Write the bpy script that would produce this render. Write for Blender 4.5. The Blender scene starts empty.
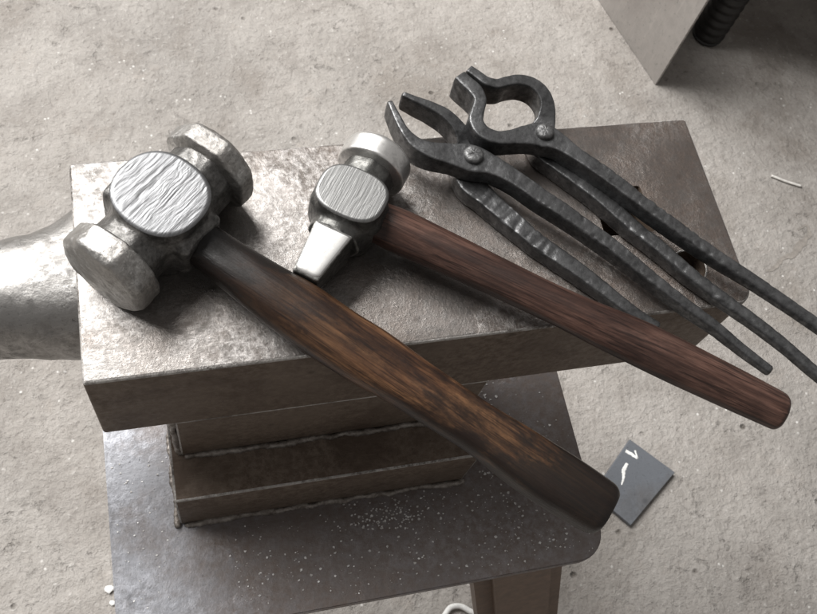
import bpy, bmesh, math, random
import numpy as np
from mathutils import Vector, Matrix

random.seed(4)
scene = bpy.context.scene
C = scene.collection
ZT = 0.65            # height of the anvil face above the floor (m)

# ------------------------------------------------------------------ camera
cam_data = bpy.data.cameras.new("camera")
cam = bpy.data.objects.new("camera", cam_data)
C.objects.link(cam)
right = Vector((0.96785532, -0.19507492, 0.15875104))
down = Vector((-0.11091934, -0.89756637, -0.42669840))
fwd = Vector((0.22572775, 0.39537374, -0.89035194))
M = Matrix((right, -down, -fwd)).transposed().to_4x4()
M.translation = Vector((0.05386, -0.17144, 0.43239 + ZT))
cam.matrix_world = M
cam_data.sensor_fit = 'HORIZONTAL'
cam_data.sensor_width = 36.0
cam_data.lens = 41.1
cam_data.clip_start = 0.01
cam_data.clip_end = 100.0
cam_data.dof.use_dof = True
cam_data.dof.focus_distance = 0.50
cam_data.dof.aperture_fstop = 42.0
scene.camera = cam

# ------------------------------------------------------------------ light
world = bpy.data.worlds.new("World")
scene.world = world
world.use_nodes = True
bg = world.node_tree.nodes['Background']
bg.inputs['Color'].default_value = (1.0, 0.96, 0.93, 1)
bg.inputs['Strength'].default_value = 0.24

def area(name, target, az, el, dist, sx, sy, power, col):
    l = bpy.data.lights.new(name, 'AREA')
    l.shape = 'RECTANGLE'; l.size = sx; l.size_y = sy
    l.energy = power; l.color = col
    o = bpy.data.objects.new(name, l); C.objects.link(o)
    d = Vector((math.cos(math.radians(az)) * math.cos(math.radians(el)),
                math.sin(math.radians(az)) * math.cos(math.radians(el)), math.sin(math.radians(el))))
    o.location = Vector(target) + d * dist
    o.rotation_euler = (-d).to_track_quat('-Z', 'Y').to_euler()
    return o
area("doorway_light", (0.12, 0.05, ZT), 128, 47, 3.6, 2.9, 2.3, 345, (1.0, 0.985, 0.965))

scene.view_settings.view_transform = 'Standard'
scene.view_settings.look = 'None'
scene.view_settings.exposure = 0.0
scene.view_settings.gamma = 1.0

# ------------------------------------------------------------------ numpy helpers
def _hash(i, j, k, seed):
    seed = int(seed * 10)
    n = (i * 374761393 + j * 668265263 + k * 2147483647 + seed * 1274126177) & 0xffffffff
    n = ((n ^ (n >> 13)) * 1274126177) & 0xffffffff
    n = n ^ (n >> 16)
    return (n & 0xffff) / 65535.0

def vnoise(P, freq, seed=0):
    Q = P * freq
    I = np.floor(Q).astype(np.int64); F = Q - I
    F = F * F * (3 - 2 * F)
    r = 0
    for a in (0, 1):
        wa = F[:, 0] if a else 1 - F[:, 0]
        for b in (0, 1):
            wb = F[:, 1] if b else 1 - F[:, 1]
            for c in (0, 1):
                wc = F[:, 2] if c else 1 - F[:, 2]
                r = r + wa * wb * wc * _hash(I[:, 0] + a, I[:, 1] + b, I[:, 2] + c, seed)
    return r * 2 - 1

def fbm(P, freq, seed=0, octs=3):
    r = 0; a = 1.0
    for o in range(octs):
        r = r + a * vnoise(P, freq * 2 ** o, seed + o * 17); a *= .5
    return r

def mesh_np(name, V, F, smooth=True):
    me = bpy.data.meshes.new(name)
    me.from_pydata([tuple(map(float, v)) for v in V], [], [tuple(map(int, f)) for f in F])
    me.validate(); me.update()
    if smooth:
        for p in me.polygons: p.use_smooth = True
    return me

def surfnet(f, lo, hi, h):
    """Naive surface nets of a distance function, pulled onto its zero level."""
    lo = np.array(lo, float); hi = np.array(hi, float)
    n = np.ceil((hi - lo) / h).astype(int) + 1
    ax = [lo[i] + h * np.arange(n[i]) for i in range(3)]
    G = np.stack(np.meshgrid(*ax, indexing='ij'), -1).reshape(-1, 3)
    V = f(G).reshape(n)
    inside = V < 0
    c = [n[0] - 1, n[1] - 1, n[2] - 1]
    pos = np.zeros(c + [3]); cnt = np.zeros(c)
    offs = [(a, b, d) for a in (0, 1) for b in (0, 1) for d in (0, 1)]
    sl = lambda o: tuple(slice(o[i], o[i] + c[i]) for i in range(3))
    for o in offs:
        for axis in range(3):
            if o[axis] == 0:
                q = list(o); q[axis] = 1
                A = V[sl(o)]; B = V[sl(q)]
                m = (A < 0) != (B < 0)
                t = np.where(m, A / np.where(m, A - B, 1), 0)
                for k in range(3):
                    pos[..., k] += m * (o[k] + (t if k == axis else 0))
                cnt += m
    act = cnt > 0
    idx = -np.ones(c, int); idx[act] = np.arange(act.sum())
    base = np.stack(np.nonzero(act), -1)
    P = lo + h * (base + pos[act] / cnt[act][:, None])
    quads = []
    for axis in range(3):
        u, v = [(1, 2), (2, 0), (0, 1)][axis]
        m = np.zeros_like(inside)
        s0 = [slice(None)] * 3; s1 = [slice(None)] * 3
        s0[axis] = slice(0, -1); s1[axis] = slice(1, None)
        d = inside[tuple(s0)] != inside[tuple(s1)]
        e = np.stack(np.nonzero(d), -1)
        ok = (e[:, u] > 0) & (e[:, v] > 0) & (e[:, u] < c[u]) & (e[:, v] < c[v])
        e = e[ok]
        flip = inside[tuple(e.T)]
        du = np.zeros(3, int); du[u] = 1
        dv = np.zeros(3, int); dv[v] = 1
        a = idx[tuple((e - du - dv).T)]; b = idx[tuple((e - dv).T)]
        cc = idx[tuple(e.T)]; dd = idx[tuple((e - du).T)]
        q = np.where(flip[:, None], np.stack([a, b, cc, dd], -1), np.stack([dd, cc, b, a], -1))
        quads.append(q)
    Q = np.concatenate(quads)
    Q = Q[(Q >= 0).all(1)]
    for it in range(3):
        val = f(P); g = grad(f, P)
        g2 = (g * g).sum(1) + 1e-9
        step = np.clip(val / g2, -h, h)
        P = P - .8 * step[:, None] * g
    return P, Q

def grad(f, P, e=1e-4):
    g = np.zeros_like(P)
    for k in range(3):
        d = np.zeros(3); d[k] = e
        g[:, k] = (f(P + d) - f(P - d)) / (2 * e)
    return g

def displaced(f, P, amount):
    g = grad(f, P); g /= np.linalg.norm(g, axis=1)[:, None] + 1e-9
    return P + g * amount[:, None]

def smin(a, b, k):
    h = np.clip(.5 + .5 * (b - a) / k, 0, 1)
    return b + (a - b) * h - k * h * (1 - h)

def smax(a, b, k): return -smin(-a, -b, k)

# ------------------------------------------------------------------ scene helpers
def obj(name, me, mat=None, parent=None, loc=None):
    if isinstance(me, bmesh.types.BMesh):
        m = bpy.data.meshes.new(name); me.to_mesh(m); me.free(); me = m
    o = bpy.data.objects.new(name, me); C.objects.link(o)
    if mat: me.materials.append(mat)
    if parent: o.parent = parent
    if loc is not None: o.location = loc
    return o

def thing(name, label, cat, loc=(0, 0, 0), rot=(0, 0, 0)):
    o = bpy.data.objects.new(name, None); C.objects.link(o)
    o.empty_display_size = .05
    o.location = loc; o.rotation_euler = rot
    o['label'] = label; o['category'] = cat
    return o

def shade_smooth(o, ang=None):
    for p in o.data.polygons: p.use_smooth = True
    if ang is not None:
        bm = bmesh.new(); bm.from_mesh(o.data)
        for e in bm.edges:
            if len(e.link_faces) == 2 and e.calc_face_angle(0) > math.radians(ang): e.smooth = False
        bm.to_mesh(o.data); bm.free()

def box_bm(x0, x1, y0, y1, z0, z1, bevel=0, seg=3):
    bm = bmesh.new()
    bmesh.ops.create_cube(bm, size=1)
    for v in bm.verts:
        v.co = Vector((x0 + (v.co.x + .5) * (x1 - x0), y0 + (v.co.y + .5) * (y1 - y0), z0 + (v.co.z + .5) * (z1 - z0)))
    if bevel: bmesh.ops.bevel(bm, geom=bm.edges[:], offset=bevel, segments=seg, affect='EDGES', profile=.5)
    return bm

def catmull(S, step):
    S = np.array(S, float)
    d = np.r_[0, np.cumsum(np.linalg.norm(np.diff(S[:, :2], axis=0), axis=1))]
    n = max(int(d[-1] / step), 4)
    t = np.linspace(0, d[-1], n + 1)
    out = np.zeros((n + 1, S.shape[1]))
    m = np.zeros_like(S)
    for i in range(len(S)):
        if 0 < i < len(S) - 1:
            a = (S[i] - S[i - 1]) / (d[i] - d[i - 1]); b = (S[i + 1] - S[i]) / (d[i + 1] - d[i])
            wl = d[i + 1] - d[i]; wr = d[i] - d[i - 1]
            m[i] = (a * wl + b * wr) / (wl + wr)
    m[0] = (S[1] - S[0]) / (d[1] - d[0]); m[-1] = (S[-1] - S[-2]) / (d[-1] - d[-2])
    k = np.clip(np.searchsorted(d, t, side='right') - 1, 0, len(S) - 2)
    h = d[k + 1] - d[k]; u = ((t - d[k]) / h)[:, None]; h = h[:, None]
    out = ((2 * u**3 - 3 * u**2 + 1) * S[k] + (u**3 - 2 * u**2 + u) * h * m[k]
           + (-2 * u**3 + 3 * u**2) * S[k + 1] + (u**3 - u**2) * h * m[k + 1])
    return out

def bar_mesh(name, stations, origin, step=.0009, m=40, amp=.0003, freq=330, seed=1, cap=.0012, pit=0.0):
    """Forged bar: stations are (x, y, z of the top, width, height, squareness)."""
    P = catmull(stations, step)
    n = len(P)
    T = np.gradient(P[:, :2], axis=0); T /= np.linalg.norm(T, axis=1)[:, None]
    S = np.stack([-T[:, 1], T[:, 0]], -1)
    a = (np.arange(m) + .5) / m * 2 * np.pi
    V = []; N = []
    for i in range(n):
        x, y, zt, w, h, e = P[i]
        s_end = min(i, n - 1 - i) * step
        k = 1.0 if s_end >= cap else (.72 + .28 * math.sqrt(max(0, 1 - (1 - s_end / cap) ** 2)))
        e = max(e, 2.0)
        cu = np.sign(np.cos(a)) * np.abs(np.cos(a)) ** (2 / e) * w / 2 * k
        cz = np.sign(np.sin(a)) * np.abs(np.sin(a)) ** (2 / e) * h / 2 * k
        V.append(np.stack([x + S[i, 0] * cu, y + S[i, 1] * cu, zt - h / 2 + cz], -1))
        nn = np.stack([S[i, 0] * np.cos(a), S[i, 1] * np.cos(a), np.sin(a)], -1)
        N.append(nn)
    V = np.concatenate(V); N = np.concatenate(N)
    d = fbm(V, freq, seed, 3) * amp + vnoise(V, freq / 4, seed + 5) * amp * 1.3
    if pit:
        q = vnoise(V, freq * 1.25, seed + 31) * np.clip(N[:, 2] * 2, 0, 1)
        body = np.clip(np.arange(len(V)) // m / n * 3.2 - .7, 0, 1) * np.clip(3.4 - np.arange(len(V)) // m / n * 4.0, 0, 1)
        d -= np.clip(q - .15, 0, .5) * pit * (.25 + body)
    V = V + N * d[:, None] - np.array(origin)
    F = []
    for i in range(n - 1):
        for j in range(m):
            k = (j + 1) % m
            F.append((i * m + j, (i + 1) * m + j, (i + 1) * m + k, i * m + k))
    F.append(tuple(range(m))); F.append(tuple(range((n - 1) * m, n * m))[::-1])
    me = mesh_np(name, V, F)
    return me

# ------------------------------------------------------------------ node helpers
class NT:
    def __init__(self, name):
        self.m = bpy.data.materials.new(name); self.m.use_nodes = True
        self.t = self.m.node_tree
        self.p = self.t.nodes['Principled BSDF']
        self.tc = self.t.nodes.new('ShaderNodeTexCoord').outputs['Object']
    def new(self, kind, **kw):
        n = self.t.nodes.new(kind)
        for k, v in kw.items():
            if k.startswith('i_'):
                n.inputs[k[2:].replace('_', ' ')].default_value = v
            else: setattr(n, k, v)
        return n
    def link(self, a, b): self.t.links.new(a, b)
    def vec(self, scale=(1, 1, 1), rot=(0, 0, 0), loc=(0, 0, 0)):
        n = self.new('ShaderNodeMapping')
        n.inputs['Scale'].default_value = scale; n.inputs['Rotation'].default_value = rot; n.inputs['Location'].default_value = loc
        self.link(self.tc, n.inputs['Vector']); return n.outputs['Vector']
    def noise(self, scale, detail=4, rough=.55, dist=0, vec=None, ntype=None):
        n = self.new('ShaderNodeTexNoise')
        if ntype: n.noise_type = ntype
        n.inputs['Scale'].default_value = scale; n.inputs['Detail'].default_value = detail
        n.inputs['Roughness'].default_value = rough; n.inputs['Distortion'].default_value = dist
        self.link(vec or self.tc, n.inputs['Vector']); return n.outputs['Fac']
    def voronoi(self, scale, vec=None, feature='F1', rand=1, out='Distance'):
        n = self.new('ShaderNodeTexVoronoi'); n.feature = feature
        n.inputs['Scale'].default_value = scale; n.inputs['Randomness'].default_value = rand
        self.link(vec or self.tc, n.inputs['Vector']); return n.outputs[out]
    def ramp(self, fac, stops, interp='LINEAR'):
        n = self.new('ShaderNodeValToRGB'); n.color_ramp.interpolation = interp
        els = n.color_ramp.elements
        while len(els) < len(stops): els.new(.5)
        for e, (p, c) in zip(els, stops):
            e.position = p
            e.color = (c, c, c, 1) if not hasattr(c, '__len__') else (*c, 1)
        self.link(fac, n.inputs['Fac']); return n.outputs['Color']
    def mix(self, fac, a, b, blend='MIX'):
        n = self.new('ShaderNodeMix'); n.data_type = 'RGBA'; n.blend_type = blend
        for v, s in ((fac, n.inputs[0]), (a, n.inputs[6]), (b, n.inputs[7])):
            if hasattr(v, 'is_linked'): self.link(v, s)
            elif hasattr(v, '__len__'): s.default_value = (*v, 1)
            else: s.default_value = v if s.type == 'VALUE' else (v, v, v, 1)
        return n.outputs[2]
    def math(self, op, a, b=0.0, clamp=False):
        n = self.new('ShaderNodeMath'); n.operation = op; n.use_clamp = clamp
        for v, s in ((a, n.inputs[0]), (b, n.inputs[1])):
            if hasattr(v, 'is_linked'): self.link(v, s)
            else: s.default_value = v
        return n.outputs[0]
    def bump(self, h, strength, dist, prev=None):
        n = self.new('ShaderNodeBump')
        n.inputs['Strength'].default_value = strength; n.inputs['Distance'].default_value = dist
        self.link(h, n.inputs['Height'])
        if prev is not None: self.link(prev, n.inputs['Normal'])
        return n.outputs['Normal']
    def set(self, **kw):
        for k, v in kw.items():
            s = self.p.inputs[k.replace('_', ' ')]
            if hasattr(v, 'is_linked'): self.link(v, s)
            elif hasattr(v, '__len__'): s.default_value = (*v, 1)
            else: s.default_value = v
        return self.m

# ------------------------------------------------------------------ materials
def mat_concrete():
    t = NT('concrete')
    big = t.noise(1.7, 4, .6, .3)
    patch = t.noise(5.5, 5, .6, .4)
    mid = t.noise(16, 6, .65, .3)
    fine = t.noise(130, 6, .72)
    grain = t.noise(480, 3, .65)
    col = t.ramp(mid, [(.30, (.29, .266, .243)), (.48, (.365, .338, .312)), (.62, (.42, .392, .364)), (.75, (.345, .319, .294))])
    col = t.mix(t.ramp(big, [(.40, 0), (.58, .60)]), col, (.285, .268, .250))
    col = t.mix(t.ramp(patch, [(.50, 0), (.60, .60)]), col, (.43, .405, .378))
    col = t.mix(t.ramp(patch, [(.34, .60), (.45, 0)]), col, (.235, .208, .182))
    col = t.mix(t.ramp(fine, [(.30, .80), (.44, 0)]), col, (.21, .19, .17))
    col = t.mix(t.ramp(fine, [(.57, 0), (.70, .65)]), col, (.60, .575, .545))
    col = t.mix(t.ramp(grain, [(.30, .35), (.45, 0)]), col, (.20, .18, .16))
    # sparse bug holes and pale chips
    spots = t.voronoi(24, t.vec((1, 1.2, 1)))
    pit = t.math('MULTIPLY', t.ramp(spots, [(.05, 1), (.12, 0)]), t.ramp(t.noise(7, 2, .5), [(.54, 0), (.62, 1)]))
    col = t.mix(pit, col, (.13, .115, .10))
    chips = t.voronoi(75)
    col = t.mix(t.math('MULTIPLY', t.ramp(chips, [(.09, 1), (.15, 0)]), t.ramp(t.noise(13, 2, .5), [(.50, 0), (.60, .85)])), col, (.72, .705, .675))
    # scoured hollows, in patches only
    hol = t.noise(46, 5, .66, .2)
    holm = t.math('MULTIPLY', t.ramp(hol, [(.33, 1), (.42, 0)]), t.ramp(t.noise(4.5, 5, .7), [(.46, .06), (.62, 1)]))
    col = t.mix(t.math('MULTIPLY', holm, .38), col, (.20, .182, .165))
    # old stains
    oil = t.noise(3.1, 6, .68, .5)
    col = t.mix(t.ramp(oil, [(.57, 0), (.66, .30)]), col, (.19, .168, .145))
    # rusty scale dust
    rust = t.math('MULTIPLY', t.ramp(t.noise(11, 6, .7), [(.58, 0), (.72, .35)]), t.ramp(fine, [(.4, 0), (.6, 1)]))
    col = t.mix(rust, col, (.24, .17, .12))
    lump = t.noise(52, 5, .62)
    lump2 = t.noise(24, 3, .55)
    n1 = t.bump(lump2, .40, .010)
    n2 = t.bump(t.math('SUBTRACT', lump, t.math('MULTIPLY', holm, .6)), .70, .007, n1)
    n3 = t.bump(fine, 1.0, .0034, n2)
    n4 = t.bump(t.math('MULTIPLY', pit, -1.0), .8, .004, n3)
    n5 = t.bump(grain, .4, .0010, n4)
    return t.set(Base_Color=col, Roughness=t.ramp(mid, [(.3, .80), (.7, .55)]), Normal=n5, Specular_IOR_Level=.4)

def mat_worn_steel(name, c0, c1, stain, r0, r1, scale=1.0, metallic=.9, bump=.35, stain_amt=.8, lace_amt=1.0, rust=None, rx=(.10, .34)):
    t = NT(name)
    lace = t.noise(230 * scale, 8, .74, .15)
    lace2 = t.noise(640 * scale, 5, .7)
    blot = t.noise(17 * scale, 7, .68)
    blot2 = t.noise(11 * scale, 5, .62)
    scr = t.noise(70 * scale, 5, .65, 0, t.vec((1.0, 22.0, 1), (0, 0, .55)))
    scr2 = t.noise(70 * scale, 5, .65, 0, t.vec((20.0, 1.0, 1), (0, 0, .25)))
    scr3 = t.noise(50 * scale, 4, .65, 0, t.vec((1.0, 26.0, 1), (0, 0, -.9)))
    zone = t.ramp(blot2, [(.46, 0), (.60, 1)])
    k = t.ramp(lace, [(.42, 0), (.58, 1)])
    avg = tuple((a + b) / 2 for a, b in zip(c0, c1))
    col = t.mix(t.math('ADD', t.math('MULTIPLY', zone, .75), .25), avg, t.mix(k, c0, c1))
    col = t.mix(t.ramp(blot, [(.48, 0), (.62, stain_amt)]), col, stain)
    sm = t.math('ADD', t.math('ADD', t.ramp(scr, [(.58, 0), (.66, 1)]), t.ramp(scr2, [(.64, 0), (.70, 1)])), t.ramp(scr3, [(.60, 0), (.68, 1)]), True)
    col = t.mix(t.math('MULTIPLY', sm, .20), col, tuple(min(1, v * 1.35) for v in c1))
    dings = t.voronoi(70 * scale)
    ding = t.math('MULTIPLY', t.ramp(dings, [(.10, 1), (.20, 0)]), t.ramp(t.noise(40 * scale, 2, .5), [(.52, 0), (.60, 1)]))
    col = t.mix(t.math('MULTIPLY', ding, .5), col, tuple(v * .45 for v in c0))
    col = t.mix(t.ramp(lace2, [(.30, .7), (.40, 0)]), col, tuple(v * .35 for v in c0))
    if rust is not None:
        # brown patina growing towards the far end of the face; plate's bluish near end is painted sheen
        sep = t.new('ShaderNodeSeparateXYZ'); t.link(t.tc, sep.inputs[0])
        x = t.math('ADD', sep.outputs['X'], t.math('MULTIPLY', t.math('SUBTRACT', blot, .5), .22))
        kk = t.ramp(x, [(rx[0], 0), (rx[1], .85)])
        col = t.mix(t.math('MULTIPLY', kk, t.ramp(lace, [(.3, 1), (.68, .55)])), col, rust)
    rough = t.math('ADD', t.ramp(lace, [(.38, r1), (.62, r0)]), t.math('MULTIPLY', zone, .07))
    rough = t.math('SUBTRACT', rough, t.math('MULTIPLY', sm, .04))
    hgt = t.math('MULTIPLY', lace, t.math('ADD', t.math('MULTIPLY', zone, .75 * lace_amt), .25))
    n1 = t.bump(hgt, bump * 1.3, .0014)
    n2 = t.bump(lace2, bump * .7, .0004, n1)
    n3 = t.bump(t.math('ADD', t.math('MULTIPLY', sm, .4), ding), -bump * .4, .0004, n2)
    n4 = t.bump(blot, bump * .5, .0018, n3)
    return t.set(Base_Color=col, Metallic=metallic, Roughness=rough, Normal=n4)

def mat_scale(name, c0, c1, r0=.38, r1=.62, spec=1.0, freq=1.0, bump=.6, metallic=.75, wear=.75):
    t = NT(name)
    a = t.noise(210 * freq, 7, .70, .1)
    b = t.noise(55 * freq, 5, .62, .1)
    v = t.voronoi(300 * freq)
    col = t.mix(t.ramp(a, [(.38, 0), (.66, 1)]), c0, c1)
    col = t.mix(t.ramp(b, [(.52, 0), (.72, .4)]), col, tuple(x * 1.5 for x in c1))
    geo = t.new('ShaderNodeNewGeometry')
    wr = t.math('MULTIPLY', t.ramp(geo.outputs['Pointiness'], [(.515, 0), (.56, 1)]), t.ramp(a, [(.35, .2), (.6, 1)]))
    col = t.mix(t.math('MULTIPLY', wr, wear), col, tuple(min(.6, x * 3.2) for x in c1))
    n1 = t.bump(a, bump, .0012)
    n2 = t.bump(v, bump * .35, .0006, n1)
    n3 = t.bump(b, bump * .7, .0022, n2)
    return t.set(Base_Color=col, Metallic=metallic, Roughness=t.ramp(a, [(.35, r1), (.65, r0)]), Normal=n3)

def mat_ground(name, col, rough=.32, sx=(1, 1, 1), rot=(0, 0, 0), bump=.12, scale=500):
    t = NT(name)
    s = t.noise(scale, 5, .6, .3, t.vec(sx, rot))
    b = t.noise(70, 4, .6)
    c = t.mix(t.ramp(s, [(.35, 0), (.6, 1)]), tuple(v * .68 for v in col), col)
    c = t.mix(t.ramp(b, [(.55, 0), (.75, .35)]), c, tuple(v * .6 for v in col))
    return t.set(Base_Color=c, Metallic=1.0, Roughness=t.ramp(s, [(.3, rough + .14), (.7, rough)]), Normal=t.bump(s, bump, .0006))

def mat_wood(name, dark, mid, light, char=None, rough=.4, char_stops=None, coat=.30, streak=.7, mott=.75):
    t = NT(name)
    warp = t.noise(22, 4, .6, .4, t.vec((.7, 1, 1)))
    g = t.noise(60, 7, .68, .35, t.vec((.16, 1.6, 1.6)))
    f = t.noise(420, 5, .65, .1, t.vec((.05, 1.5, 1.5)))
    pores = t.noise(900, 3, .6, 0, t.vec((.035, 1.0, 1.0)))
    blot = t.noise(34, 6, .70, .2, t.vec((.55, 1, 1)))
    col = t.ramp(g, [(.32, dark), (.46, mid), (.56, light), (.64, mid), (.74, dark)])
    col = t.mix(t.ramp(f, [(.44, 0), (.60, streak)]), col, dark)
    col = t.mix(t.ramp(pores, [(.55, 0), (.64, streak)]), col, tuple(v * .30 for v in dark))
    if char is not None:
        sep = t.new('ShaderNodeSeparateXYZ'); t.link(t.tc, sep.inputs[0])
        x = t.math('ADD', sep.outputs['X'], t.math('MULTIPLY', t.math('SUBTRACT', blot, .5), .22))
        x = t.math('MULTIPLY', x, 1 / .28)
        k = t.ramp(x, char_stops)
        col = t.mix(k, col, char)
        amb = t.math('MULTIPLY', t.ramp(t.noise(48, 4, .6, .2, t.vec((.6, 1, 1), (0, 0, 0), (.3, .1, .2))), [(.56, 0), (.76, .4)]), t.ramp(sep.outputs['X'], [(.08, 0), (.14, 1), (.225, 1), (.235, 0)]))
        col = t.mix(amb, col, tuple(v * 1.25 for v in light))
    col = t.mix(t.ramp(blot, [(.48, 0), (.64, mott)]), col, tuple(v * .45 for v in dark))
    n1 = t.bump(f, .25, .0005)
    n2 = t.bump(pores, .35, .0004, n1)
    n3 = t.bump(g, .20, .0012, n2)
    n4 = t.bump(blot, .30, .0016, n3)
    return t.set(Base_Color=col, Roughness=t.ramp(blot, [(.35, rough), (.65, rough + .2)]), Normal=n4, Specular_IOR_Level=.24, Coat_Weight=coat, Coat_Roughness=.28)

def mat_plain(name, col, rough=.5, metallic=0.0, nscale=150, bump=.2):
    t = NT(name)
    a = t.noise(nscale, 5, .6, .3)
    c = t.mix(t.ramp(a, [(.3, 0), (.7, 1)]), tuple(v * .75 for v in col), tuple(min(1, v * 1.15) for v in col))
    return t.set(Base_Color=c, Roughness=rough, Metallic=metallic, Normal=t.bump(a, bump, .0008))

M_floor = mat_concrete()
M_face = mat_worn_steel('worn_anvil_steel', (.140, .131, .122), (.385, .372, .36), (.165, .138, .118), .28, .48, metallic=.85, bump=.48, stain_amt=.40, rust=(.150, .116, .098), rx=(.0, .34))
M_horn = mat_worn_steel('horn_steel', (.22, .212, .202), (.43, .42, .408), (.20, .185, .17), .34, .50, scale=.9, stain_amt=.4, metallic=.95, bump=.5)
def worn_edges(o, w=.0016):
    """The bevelled arrises of a block are rubbed to bare metal."""
    o.data.materials.append(M_edge)
    for p in o.data.polygons:
        if max(abs(c) for c in p.normal) < .985: p.material_index = 1
M_edge = mat_worn_steel('worn_bright_edge', (.20, .18, .16), (.62, .60, .58), (.075, .060, .050), .40, .55, scale=2.2, metallic=.5, bump=.9, stain_amt=.75)
M_block = mat_worn_steel('brown_block_steel', (.112, .084, .064), (.180, .142, .112), (.082, .058, .043), .48, .66, metallic=.2, bump=.4)
M_block.node_tree.nodes['Principled BSDF'].inputs['Specular IOR Level'].default_value = .25
M_plate = mat_worn_steel('mill_plate_sky_sheen', (.22, .222, .235), (.345, .352, .38), (.20, .185, .18), .36, .52, scale=.8, metallic=.62, bump=.35, stain_amt=.5, rust=(.140, .104, .082), rx=(-.035, .075))  # bluish left end stands in for reflected sky, painted into the colour
M_weld = mat_scale('weld_metal', (.12, .10, .085), (.30, .275, .25), .34, .55, metallic=.5, wear=.0)
M_tongs = mat_scale('forge_scale', (.055, .055, .056), (.140, .141, .143), .27, .48, freq=1.2, bump=.28, metallic=.78, wear=.6)
M_rivet = mat_scale('rivet_steel', (.06, .06, .06), (.17, .17, .17), .40, .58, bump=.4, wear=.05)
M_head = mat_scale('forged_head_steel', (.095, .092, .088), (.21, .205, .198), .34, .54, freq=1.6, bump=.4, metallic=.9)
M_band = mat_worn_steel('hammered_bright_steel', (.30, .292, .28), (.52, .51, .495), (.27, .25, .23), .32, .46, scale=2.0, metallic=1.0, bump=.4, stain_amt=.5)
M_oval = mat_ground('ground_oval_steel', (.27, .273, .280), .40, (2.6, .22, 1), (0, 0, .1), .35, 420)
M_head2 = mat_scale('dark_forged_head', (.075, .075, .072), (.16, .158, .15), .36, .55, freq=1.3, bump=.3, metallic=.9)
M_polish = mat_ground('polished_steel', (.88, .87, .85), .34, (1, 1, 1), (0, 0, 0), .05, 300)
M_brush = mat_ground('brushed_oval_steel', (.31, .31, .306), .36, (3.4, .06, 1), (0, 0, 0), .25, 260)
M_wood1 = mat_wood('burnt_wood', (.020, .010, .007), (.088, .042, .021), (.170, .086, .042), (.008, .007, .0065), .24,
                   [(.0, 1), (.22, .97), (.40, .20), (.50, .05), (.58, .15), (.74, .92), (1, .97)], coat=.22, streak=.6, mott=.85)
M_wood2 = mat_wood('red_brown_wood', (.020, .010, .008), (.047, .024, .018), (.092, .050, .038), None, .28, coat=.25, streak=.70, mott=.5)
M_endgrain = mat_plain('end_grain', (.05, .028, .018), .55)
M_chalk = mat_plain('chalk', (.82, .82, .80), .9)
M_offcut = mat_worn_steel('blue_grey_offcut', (.125, .135, .15), (.185, .198, .22), (.13, .128, .13), .42, .55, scale=.5, metallic=.35, bump=.2)
M_dark = mat_plain('dark_edge', (.03, .028, .025), .6, .4)
M_sheet = mat_worn_steel('sheet_metal', (.42, .40, .385), (.55, .53, .51), (.36, .33, .32), .42, .55, scale=.25, metallic=.75, bump=.08, stain_amt=.5)
M_rubber = mat_plain('black_rubber', (.012, .011, .010), .45)
M_wire = mat_plain('pale_wire', (.72, .70, .66), .5)
M_chip = mat_scale('scale_chip', (.34, .32, .30), (.70, .68, .65), .35, .5, metallic=.3)
M_tube = mat_plain('brown_tube', (.16, .108, .076), .5, .05)

# ------------------------------------------------------------------ floor
bm = bmesh.new()
bmesh.ops.create_grid(bm, x_segments=40, y_segments=40, size=6)
fl = obj('floor', bm, M_floor); fl['kind'] = 'structure'

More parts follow.
